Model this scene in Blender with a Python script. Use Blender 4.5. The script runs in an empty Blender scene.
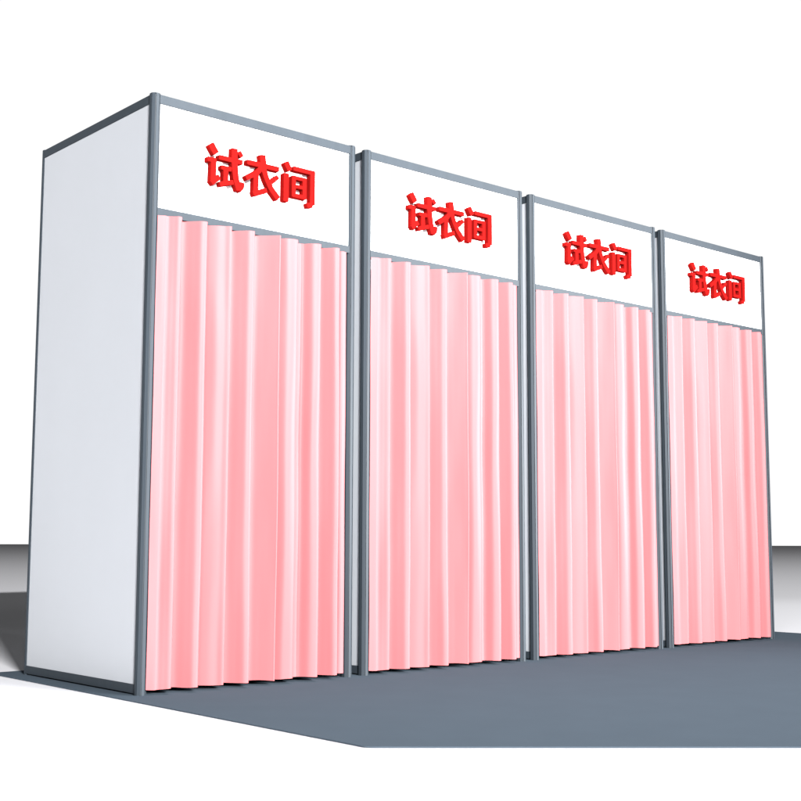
import bpy, bmesh, math, random
from mathutils import Vector, Matrix, noise
random.seed(4)
C = bpy.context.scene.collection
scn = bpy.context.scene

# ------------------------------------------------------------------ sizes (metres)
W, S, D, H, PW = 1.1047, 1.1627, 1.0784, 2.5, 0.046      # booth width, spacing, depth, height, post width
WX, DY = W - 0.0426, D - 0.0426                           # post centre to post centre
TB, HT, HB = 2.459, 2.0085, 1.9735                        # underside of top rail, top and underside of header rail

# ------------------------------------------------------------------ materials
def mat(name, col, rough=0.5, spec=0.3, metal=0.0):
    m = bpy.data.materials.new(name); m.use_nodes = True
    b = m.node_tree.nodes['Principled BSDF']
    b.inputs['Base Color'].default_value = (*col, 1)
    b.inputs['Roughness'].default_value = rough
    b.inputs['Specular IOR Level'].default_value = spec
    b.inputs['Metallic'].default_value = metal
    return m, b
def vary(m, b, col, amt, scale, stretch=(1, 1, 1), detail=3):
    nt = m.node_tree; N = nt.nodes.new; L = nt.links.new
    tc = N('ShaderNodeTexCoord'); mp = N('ShaderNodeMapping'); mp.inputs['Scale'].default_value = stretch
    nz = N('ShaderNodeTexNoise'); nz.inputs['Scale'].default_value = scale; nz.inputs['Detail'].default_value = detail
    rp = N('ShaderNodeValToRGB'); e = rp.color_ramp.elements
    e[0].position = 0.3; e[1].position = 0.7
    e[0].color = (*[c * (1 - amt) for c in col], 1); e[1].color = (*[min(1, c * (1 + amt)) for c in col], 1)
    L(tc.outputs['Object'], mp.inputs['Vector']); L(mp.outputs[0], nz.inputs['Vector'])
    L(nz.outputs['Fac'], rp.inputs['Fac']); L(rp.outputs['Color'], b.inputs['Base Color'])
    return nt, mp, nz

M = {}
c = (0.0252, 0.0325, 0.0405)
M['alu'], b = mat('anodised_aluminium', c, 0.5, 0.15, 0.0)
nt, mp, nz = vary(M['alu'], b, c, 0.05, 30, (1, 1, 0.05))
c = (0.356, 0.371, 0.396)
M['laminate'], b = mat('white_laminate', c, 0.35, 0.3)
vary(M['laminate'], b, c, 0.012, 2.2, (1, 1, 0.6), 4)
c = (0.80, 0.80, 0.80)
M['sign'], b = mat('white_sign_board', c, 0.5, 0.2)
c = (0.165, 0.0045, 0.0040)
M['red'], b = mat('red_acrylic', c, 0.6, 0.0)
c = (0.30, 0.089, 0.096)
M['cloth'], b = mat('pink_curtain_cloth', c, 0.5, 0.14)
nt, mp, nz = vary(M['cloth'], b, c, 0.05, 7, (1, 1, 0.15), 5)
wv = nt.nodes.new('ShaderNodeTexNoise'); wv.inputs['Scale'].default_value = 900
bp = nt.nodes.new('ShaderNodeBump'); bp.inputs['Strength'].default_value = 0.08; bp.inputs['Distance'].default_value = 0.001
tc = nt.nodes.new('ShaderNodeTexCoord')
nt.links.new(tc.outputs['Object'], wv.inputs['Vector']); nt.links.new(wv.outputs['Fac'], bp.inputs['Height']); nt.links.new(bp.outputs[0], b.inputs['Normal'])
c = (0.054, 0.0705, 0.0885)
M['carpet'], b = mat('grey_carpet', c, 0.95, 0.0)
nt, mp, nz = vary(M['carpet'], b, c, 0.02, 5, (1, 1, 1), 6)
wv = nt.nodes.new('ShaderNodeTexNoise'); wv.inputs['Scale'].default_value = 350
bp = nt.nodes.new('ShaderNodeBump'); bp.inputs['Strength'].default_value = 0.25; bp.inputs['Distance'].default_value = 0.002
tc = nt.nodes.new('ShaderNodeTexCoord')
nt.links.new(tc.outputs['Object'], wv.inputs['Vector']); nt.links.new(wv.outputs['Fac'], bp.inputs['Height']); nt.links.new(bp.outputs[0], b.inputs['Normal'])
M['floor'], b = mat('studio_floor_paint', (0.53, 0.533, 0.557), 0.9, 0.0)

# ------------------------------------------------------------------ mesh helpers
def link(name, bm, m, parent=None, smooth=False, bevel=0.0):
    me = bpy.data.meshes.new(name)
    bmesh.ops.recalc_face_normals(bm, faces=bm.faces)
    bm.to_mesh(me); bm.free(); me.materials.append(M[m])
    if smooth:
        for p in me.polygons: p.use_smooth = True
    o = bpy.data.objects.new(name, me); C.objects.link(o)
    if bevel:
        md = o.modifiers.new('bevel', 'BEVEL'); md.width = bevel; md.segments = 2; md.limit_method = 'ANGLE'
    if parent: o.parent = parent
    return o
def box(bm, x0, x1, y0, y1, z0, z1):
    v = [bm.verts.new((x, y, z)) for z in (z0, z1) for x, y in ((x0, y0), (x1, y0), (x1, y1), (x0, y1))]
    for f in ((0, 3, 2, 1), (4, 5, 6, 7), (0, 1, 5, 4), (1, 2, 6, 5), (2, 3, 7, 6), (3, 0, 4, 7)):
        bm.faces.new([v[i] for i in f])
def prism(bm, pts, z0, z1):
    lo = [bm.verts.new((x, y, z0)) for x, y in pts]; hi = [bm.verts.new((x, y, z1)) for x, y in pts]
    n = len(pts)
    for i in range(n): bm.faces.new((lo[i], lo[(i + 1) % n], hi[(i + 1) % n], hi[i]))
    bm.faces.new(lo[::-1]); bm.faces.new(hi)

def post_mesh(w):
    # eight sided exhibition profile with a narrow slot at each corner between the faces
    a = w / 2; b = a * math.tan(math.radians(22.5)); r = math.hypot(a, b)
    pts = []
    g = 0.0022
    for k in range(8):
        t = math.radians(22.5 + 45 * k)
        vx, vy = r * math.cos(t), r * math.sin(t)
        tp = math.radians(22.5 + 45 * (k - 1)); tn = math.radians(22.5 + 45 * (k + 1))
        pv = Vector((r * math.cos(tp), r * math.sin(tp))); nv = Vector((r * math.cos(tn), r * math.sin(tn)))
        v = Vector((vx, vy)); d1 = (pv - v).normalized(); d2 = (nv - v).normalized()
        inn = -v.normalized()
        p1 = v + d1 * g; p2 = v + d2 * g
        pts += [p1, p1 + inn * 0.0048, p2 + inn * 0.0048, p2]
    bm = bmesh.new(); prism(bm, [(p.x, p.y) for p in pts], 0, H - 0.002)
    cap = [(0.94 * r * math.cos(math.radians(22.5 + 45 * k)), 0.94 * r * math.sin(math.radians(22.5 + 45 * k))) for k in range(8)]
    prism(bm, cap, H - 0.0015, H + 0.0015)
    return bm

def rail_bm(x0, x1, y0, y1, z0, z1, axis):
    # hollow-looking rail: a bar with a shallow lip along its two long edges
    bm = bmesh.new(); box(bm, x0, x1, y0, y1, z0, z1)
    return bm

# ------------------------------------------------------------------ raised characters, drawn as strokes (mm on the board)
# stroke = (width mm, [points])
G1 = [(30, [(255, 2331), (284, 2292)]),
      (20, [(240, 2261), (283, 2261)]), (25, [(272, 2263), (270, 2170)]), (23, [(262, 2157), (283, 2178), (303, 2192)]),
      (20, [(297, 2280), (420, 2280)]),
      (18, [(309, 2237), (364, 2237)]), (24, [(334, 2237), (334, 2175)]), (19, [(304, 2160), (340, 2172), (374, 2182)]),
      (29, [(378, 2336), (379, 2258), (388, 2196), (406, 2152)]), (21, [(404, 2152), (419, 2168), (421, 2190)]),
      (20, [(400, 2326), (417, 2304)])]
G2 = [(30, [(526, 2338), (533, 2295)]), (21, [(444, 2289), (618, 2289)]),
      (22, [(530, 2288), (500, 2252), (440, 2214)]),
      (25, [(494, 2245), (492, 2160)]), (21, [(480, 2150), (514, 2164), (552, 2180)]),
      (26, [(530, 2285), (548, 2238), (575, 2192), (616, 2152)]),
      (18, [(613, 2254), (592, 2236), (570, 2218)])]
G3 = [(27, [(656, 2333), (679, 2296)]), (27, [(658, 2280), (658, 2148)]),
      (20, [(697, 2311), (822, 2311)]), (27, [(808, 2319), (808, 2160)]), (21, [(777, 2152), (809, 2158)]),
      (20, [(701, 2277), (701, 2178)]), (20, [(762, 2277), (762, 2178)]),
      (16, [(692, 2269), (771, 2269)]), (15, [(695, 2229), (768, 2229)]), (17, [(692, 2186), (771, 2186)])]
def sd_box(px, py, ax, ay, bx, by, w):
    dx, dy = bx - ax, by - ay; L = math.hypot(dx, dy) or 1e-6; ux, uy = dx / L, dy / L
    mx, my = (ax + bx) / 2, (ay + by) / 2
    u = abs((px - mx) * ux + (py - my) * uy) - L / 2; v = abs(-(px - mx) * uy + (py - my) * ux) - w / 2
    rr = 3.0; u += rr; v += rr
    return math.hypot(max(u, 0), max(v, 0)) + min(max(u, v), 0) - rr
def glyph(strokes):
    segs = []
    for w, p in strokes:
        for i in range(len(p) - 1): segs.append((*p[i], *p[i + 1], w + 1.8))
        for q in p[1:-1]: segs.append((q[0] - .01, q[1], q[0] + .01, q[1], -w))     # round joint
    def F(x, y):
        d = 1e9
        for ax, ay, bx, by, w in segs:
            if w < 0: e = math.hypot(x - ax, y - ay) + w / 2
            else: e = sd_box(x, y, ax, ay, bx, by, w)
            if e < d: d = e
        return d
    xs = [min(min(q[0] for q in p) for w, p in strokes), max(max(q[0] for q in p) for w, p in strokes)]
    zs = [min(min(q[1] for q in p) for w, p in strokes), max(max(q[1] for q in p) for w, p in strokes)]
    st = 1.5; x0, z0 = xs[0] - 20.3, zs[0] - 20.3
    nx, nz_ = int((xs[1] + 20 - x0) / st), int((zs[1] + 20 - z0) / st)
    g = [[F(x0 + i * st, z0 + j * st) or 1e-6 for j in range(nz_ + 1)] for i in range(nx + 1)]
    edges = {}
    def cut(i, j, k, l):
        a, b = g[i][j], g[k][l]; t = a / (a - b)
        return (min(i, k), min(j, l), 0 if i != k else 1), (x0 + (i + (k - i) * t) * st, z0 + (j + (l - j) * t) * st)
    pos = {}; adj = {}
    for i in range(nx):
        for j in range(nz_):
            cs = [(i, j), (i + 1, j), (i + 1, j + 1), (i, j + 1)]; cr = []
            for k in range(4):
                a, b = cs[k], cs[(k + 1) % 4]
                if (g[a[0]][a[1]] < 0) != (g[b[0]][b[1]] < 0):
                    key, p = cut(*a, *b); pos[key] = p; cr.append(key)
            for q in range(0, len(cr) - 1, 2):
                adj.setdefault(cr[q], []).append(cr[q + 1]); adj.setdefault(cr[q + 1], []).append(cr[q])
    loops = []; seen = set()
    for k0 in list(adj):
        if k0 in seen: continue
        loop = [k0]; seen.add(k0); cur = k0
        while True:
            nxt = [n for n in adj[cur] if n not in seen]
            if not nxt: break
            cur = nxt[0]; seen.add(cur); loop.append(cur)
        if len(loop) > 6:
            pts = [pos[k] for k in loop]
            # drop points on straight runs
            keep = []
            for i, p in enumerate(pts):
                a = pts[i - 1]; b = pts[(i + 1) % len(pts)]
                cr_ = abs((p[0] - a[0]) * (b[1] - p[1]) - (p[1] - a[1]) * (b[0] - p[0]))
                if cr_ > 0.03: keep.append(p)
            if len(keep) >= 4: loops.append(keep)
    return loops
YB, YF = -0.0125, -0.042                 # board face, letter face
def letter(name, strokes, parent):
    loops = glyph(strokes)
    cu = bpy.data.curves.new('c', 'CURVE'); cu.dimensions = '2D'; cu.fill_mode = 'BOTH'
    for lp in loops:
        sp = cu.splines.new('POLY'); sp.points.add(len(lp) - 1); sp.use_cyclic_u = True
        for i, (x, z) in enumerate(lp): sp.points[i].co = (x / 1000, z / 1000, 0, 1)
    T = (YB - YF) / 2
    cu.extrude = T - 0.001; cu.bevel_depth = 0.001; cu.bevel_resolution = 1; cu.offset = -0.001
    tmp = bpy.data.objects.new('t', cu); C.objects.link(tmp)
    bpy.context.view_layer.update()
    me = bpy.data.meshes.new_from_object(tmp.evaluated_get(bpy.context.evaluated_depsgraph_get()))
    bpy.data.objects.remove(tmp)
    for v in me.vertices: v.co = Vector((v.co.x, (YB + YF) / 2 - v.co.z, v.co.y))
    me.name = name; me.materials.clear(); me.materials.append(M['red'])
    o = bpy.data.objects.new(name, me); C.objects.link(o); o.parent = parent
    return o

# ------------------------------------------------------------------ one booth
booth = bpy.data.objects.new('fitting_booth', None); C.objects.link(booth); booth.empty_display_size = 0.3
pm = None
for x, y, w in ((0, 0, PW), (WX, 0, PW), (0, DY, 0.036), (WX, DY, 0.036)):
    o = link('post', post_mesh(w), 'alu', booth); o.location = (x, y, 0)
r = 0.0185; q = 0.0215; qb = 0.0175; qr = 0.014; qs = 0.0085
BV = 0.0012
# front top rail, header rail, back and side rails
link('top_rail', rail_bm(qr, WX - qr, -r, r, TB, H - 0.002, 0), 'alu', booth, bevel=BV)
link('header_rail', rail_bm(qr, WX - qr, -r, r, HB, HT, 0), 'alu', booth, bevel=BV)
link('top_rail', rail_bm(qb, WX - qb, DY - 0.015, DY + 0.015, TB, H - 0.002, 0), 'alu', booth, bevel=BV)
link('bottom_rail', rail_bm(qb, WX - qb, DY - 0.015, DY + 0.015, 0.006, 0.042, 0), 'alu', booth, bevel=BV)
for sx, nm in ((0, -1), (WX, 1)):
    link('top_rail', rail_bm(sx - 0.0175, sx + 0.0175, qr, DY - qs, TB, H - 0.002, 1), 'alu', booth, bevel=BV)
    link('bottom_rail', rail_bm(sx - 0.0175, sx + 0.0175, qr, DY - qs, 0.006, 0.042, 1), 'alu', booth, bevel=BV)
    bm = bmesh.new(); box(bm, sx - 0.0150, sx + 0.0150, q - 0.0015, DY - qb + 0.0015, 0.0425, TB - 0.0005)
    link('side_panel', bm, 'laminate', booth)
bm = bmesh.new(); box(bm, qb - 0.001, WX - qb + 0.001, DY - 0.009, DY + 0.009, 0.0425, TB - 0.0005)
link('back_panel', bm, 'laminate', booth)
bm = bmesh.new(); box(bm, q - 0.0015, WX - q + 0.0015, YB, 0.0125, HT + 0.0005, TB - 0.0005)
board = link('header_board', bm, 'sign', booth)
for g in (G1, G2, G3): letter('raised_letter', g, board)

# ------------------------------------------------------------------ curtain
BND = [0.0, 0.119, 0.241, 0.360, 0.485, 0.610, 0.721, 0.852, 0.961, 1.032]
P_N = [(0.08, 0.0), (0.32, .14), (0.54, .55), (0.72, .90), (0.88, 1.0), (0.975, .82), (1.03, .20)]
P_1 = [(0.20, .40), (0.38, .58), (0.50, .56), (0.66, .78), (0.84, 1.0), (0.97, .80), (1.03, .20)]
P_3 = [(0.08, 0.0), (0.28, .30), (0.50, .58), (0.74, .80), (0.92, 1.0), (0.98, .82), (1.03, .20)]
P_5 = [(0.08, 0.0), (0.30, .10), (0.50, .34), (0.70, .62), (0.88, .90), (0.96, 1.0), (0.99, .82), (1.03, .25)]
P_6 = [(0.08, .10), (0.26, .52), (0.46, .86), (0.70, 1.0), (0.90, .98), (0.98, .78), (1.03, .20)]
P_7 = [(0.08, .10), (0.24, .28), (0.42, .34), (0.62, .82), (0.86, 1.0), (0.975, .80), (1.03, .20)]
P_9 = [(0.25, .10), (0.55, .40), (0.90, .35)]
AMP = [.046, .050, .050, .050, .060, .050, .050, .050, .05]
ctrl = []
for i, P in enumerate((P_1, P_N, P_3, P_N, P_5, P_6, P_7, P_N, P_9)):
    x0, x1 = BND[i], BND[i + 1]
    for u, d in P: ctrl.append((x0 + (x1 - x0) * u - 0.004, d * AMP[i] * 1.4))
ctrl[0] = (0.0125, 0.0235)
def catmull(P, n=6):
    out = []
    for i in range(len(P) - 1):
        a = P[max(i - 1, 0)]; b = P[i]; c_ = P[i + 1]; d = P[min(i + 2, len(P) - 1)]
        for k in range(n):
            t = k / n
            out.append(tuple(0.5 * (2 * b[j] + (c_[j] - a[j]) * t + (2 * a[j] - 5 * b[j] + 4 * c_[j] - d[j]) * t * t + (3 * b[j] - a[j] - 3 * c_[j] + d[j]) * t ** 3) for j in (0, 1)))
    out.append(P[-1]); return out
prof = catmull(ctrl)
def curtain_bm():
    bm = bmesh.new(); rows = []
    NZ = 60; ZT, ZB = HB - 0.0008, 0.022
    for j in range(NZ + 1):
        f = j / NZ; z = ZT + (ZB - ZT) * f; row = []
        for x, d in prof:
            e = min(1, max(0, (x - 0.0125) * 12)) * min(1, max(0, (1.035 - x) * 12))
            dx = 0.0045 * noise.noise(Vector((x * 5, f * 1.6, 3.1))) * e * min(1, 3 * f)
            dd = d * (1 + 0.10 * noise.noise(Vector((x * 9, f * 2.2, 7.7)))) + 0.0035 * noise.noise(Vector((x * 22, f * 4.5, 1.7))) * min(1, 5 * f)
            dz = 0.004 * noise.noise(Vector((x * 14, 0, 9.2))) * f
            row.append(bm.verts.new((x + dx, -dd - 0.001, z + dz)))
        rows.append(row)
    for j in range(NZ):
        for i in range(len(prof) - 1):
            bm.faces.new((rows[j][i], rows[j + 1][i], rows[j + 1][i + 1], rows[j][i + 1]))
    return bm
cur = link('curtain', curtain_bm(), 'cloth', smooth=True)
sm = cur.modifiers.new('thick', 'SOLIDIFY'); sm.thickness = 0.0016; sm.offset = 0
es = cur.modifiers.new('hem', 'EDGE_SPLIT'); es.split_angle = math.radians(60)
cur['category'] = 'curtain'; cur['group'] = 'pink curtains across the booth fronts'

# ------------------------------------------------------------------ four in a row
def copy_tree(o, parent=None):
    c_ = o.copy(); C.objects.link(c_)
    if parent: c_.parent = parent
    for ch in list(o.children): copy_tree(ch, c_)
    return c_
BL = ['grey framed fitting booth at the near left end, its whole white side panel showing',
      'grey framed fitting booth second from the left, between the end booth and the third one',
      'grey framed fitting booth third from the left, just before the far right end booth',
      'grey framed fitting booth at the far right end of the row, smallest in view']
CL = ['pink pleated curtain of the leftmost booth, beside the wide white side panel',
      'pink pleated curtain hanging in the second booth from the left',
      'pink pleated curtain hanging in the third booth from the left',
      'pink pleated curtain of the far right booth, closest to the open white floor']
booth['category'] = 'fitting booth'; booth['group'] = 'fitting booths in a row'
FT = 0.004
booths, curtains = [booth], [cur]
for i in range(1, 4):
    booths.append(copy_tree(booth)); curtains.append(copy_tree(cur))
for i in range(4):
    booths[i].location = (i * S, 0, FT); curtains[i].location = (i * S, 0, FT)
    booths[i]['label'] = BL[i]; curtains[i]['label'] = CL[i]

# ------------------------------------------------------------------ floor and carpet
bm = bmesh.new()
cx, cy = -2.567, -4.531
vs = [bm.verts.new((cx + 235 * math.cos(t * math.pi / 90), cy + 235 * math.sin(t * math.pi / 90), -0.001)) for t in range(180)]
bm.faces.new(vs)
fl = link('floor', bm, 'floor'); fl['kind'] = 'structure'
xl, xr, yb = -0.1124, 3 * S + WX + 0.5855, 1.216
xr = 5.136
k = -0.861
yl = -1.563; yr = -1.555 + (xr + 0.121) * k
pts = [(xl, yb), (xl, yl + 0.02)]
for t in (0.25, 0.5, 0.75):                                   # softly rounded front corner
    pts.append(((1 - t) ** 2 * xl + 2 * t * (1 - t) * xl + t * t * (xl + 0.02), (1 - t) ** 2 * (yl + 0.02) + 2 * t * (1 - t) * yl + t * t * (yl + 0.02 * k)))
pts += [(xl + 0.02, yl + 0.02 * k), (xr, yr), (xr, yb)]
bm = bmesh.new(); prism(bm, pts, 0.0, FT)
cp = link('carpet', bm, 'carpet'); cp['label'] = 'grey carpet sheet on the white floor under the whole row of booths'; cp['category'] = 'carpet'

# ------------------------------------------------------------------ world: white backdrop, dimmed overhead to cut the ambient light
w = bpy.data.worlds.new('World'); scn.world = w; w.use_nodes = True
nt = w.node_tree; bg = nt.nodes['Background']
tc = nt.nodes.new('ShaderNodeTexCoord'); sp = nt.nodes.new('ShaderNodeSeparateXYZ'); mr = nt.nodes.new('ShaderNodeMapRange')
mr.inputs['From Min'].default_value = 0.47; mr.inputs['From Max'].default_value = 0.62
mr.inputs['To Min'].default_value = 1.02; mr.inputs['To Max'].default_value = 0.05
nt.links.new(tc.outputs['Generated'], sp.inputs[0]); nt.links.new(sp.outputs['Z'], mr.inputs['Value'])
# the white backdrop stands behind the booths; other directions are dimmed to cut light on the side panels
dt = nt.nodes.new('ShaderNodeVectorMath'); dt.operation = 'DOT_PRODUCT'; dt.inputs[1].default_value = (0.661, 0.750, 0)
nt.links.new(tc.outputs['Generated'], dt.inputs[0])
m2 = nt.nodes.new('ShaderNodeMapRange'); m2.inputs['From Min'].default_value = 0.25; m2.inputs['From Max'].default_value = 0.5
m2.inputs['To Min'].default_value = 0.06; m2.inputs['To Max'].default_value = 1.0
nt.links.new(dt.outputs['Value'], m2.inputs['Value'])
mu = nt.nodes.new('ShaderNodeMath'); mu.operation = 'MULTIPLY'
nt.links.new(mr.outputs[0], mu.inputs[0]); nt.links.new(m2.outputs[0], mu.inputs[1])
nt.links.new(mu.outputs[0], bg.inputs['Strength']); bg.inputs['Color'].default_value = (1, 1, 1, 1)

def aim(o, t): o.rotation_euler = (Vector(t) - o.location).to_track_quat('-Z', 'Y').to_euler()
def lamp(name, kind, loc, tgt, e, size, col=(1, 1, 1)):
    l = bpy.data.lights.new(name, kind); l.energy = e; l.color = col
    if kind == 'AREA': l.shape = 'DISK'; l.size = size
    else: l.shadow_soft_size = size
    o = bpy.data.objects.new(name, l); C.objects.link(o); o.location = loc; aim(o, tgt); return o
KX = 0.36                                                    # low, far strip light, coming from the front and a little left
key = lamp('key_lamp', 'AREA', (2.3 - KX * 57, -57, 2.5 + 0.2765 * 58), (2.3, 1, 0.8), 170000, 0.5, (1, 0.99, 0.98))
key.data.shape = 'RECTANGLE'; key.data.size = 8.0; key.data.size_y = 0.6
rl = lamp('right_contrast_light', 'SPOT', (9.8, -9.2, 2.3), (-0.9, 0, 1.6), 21000, 0.5)  # added spot from the right, raises contrast across the curtain folds
rl.data.spot_size = math.radians(44); rl.data.spot_blend = 0.6
lamp('near_fill_light', 'AREA', (0.8, -2.1, 3.7), (0.9, 0, 1.8), 145, 0.8)  # added fill above the front, whitens the curtain tops
for loc, ang, e in (((-5.2, -0.4, 7.0), 73, 4200), ((-1.25, -3.9, 5.0), 52, 1500)):  # added fills that only whiten the floor at left and in front
    dl = lamp('floor_fill_light', 'SPOT', loc, (loc[0], loc[1], 0), e, 0.1)
    dl.data.spot_size = math.radians(ang); dl.data.spot_blend = 0.15
dl = lamp('floor_fill_light', 'SPOT', (7.2, 0.6, 7), (7.2, 0.6, 0), 420, 0.4)  # added fill, lifts the floor right of the row
dl.data.spot_size = math.radians(64); dl.data.spot_blend = 0.8

# ------------------------------------------------------------------ camera
cd = bpy.data.cameras.new('camera'); cam = bpy.data.objects.new('camera', cd); C.objects.link(cam); scn.camera = cam
cam.location = (-2.5673, -4.5311, 0.6160 + FT)
yaw, pitch, roll = 0.722825, 0.112992, 0.0020253
F = Vector((math.sin(yaw) * math.cos(pitch), math.cos(yaw) * math.cos(pitch), math.sin(pitch)))
R = F.cross(Vector((0, 0, 1))).normalized(); U = R.cross(F)
R2 = R * math.cos(roll) + U * math.sin(roll); U2 = U * math.cos(roll) - R * math.sin(roll)
m = Matrix((R2, U2, -F)).transposed().to_4x4(); m.translation = cam.location
cam.matrix_world = m
cd.sensor_width = 36; cd.lens = 1242.594 / 801 * 36; cd.shift_x = (400.5 - 407.172) / 801
cd.clip_end = 2000; cd.clip_start = 0.05

v = scn.view_settings
v.view_transform = 'Standard'; v.look = 'None'; v.exposure = 0; v.gamma = 1; v.use_curve_mapping = False
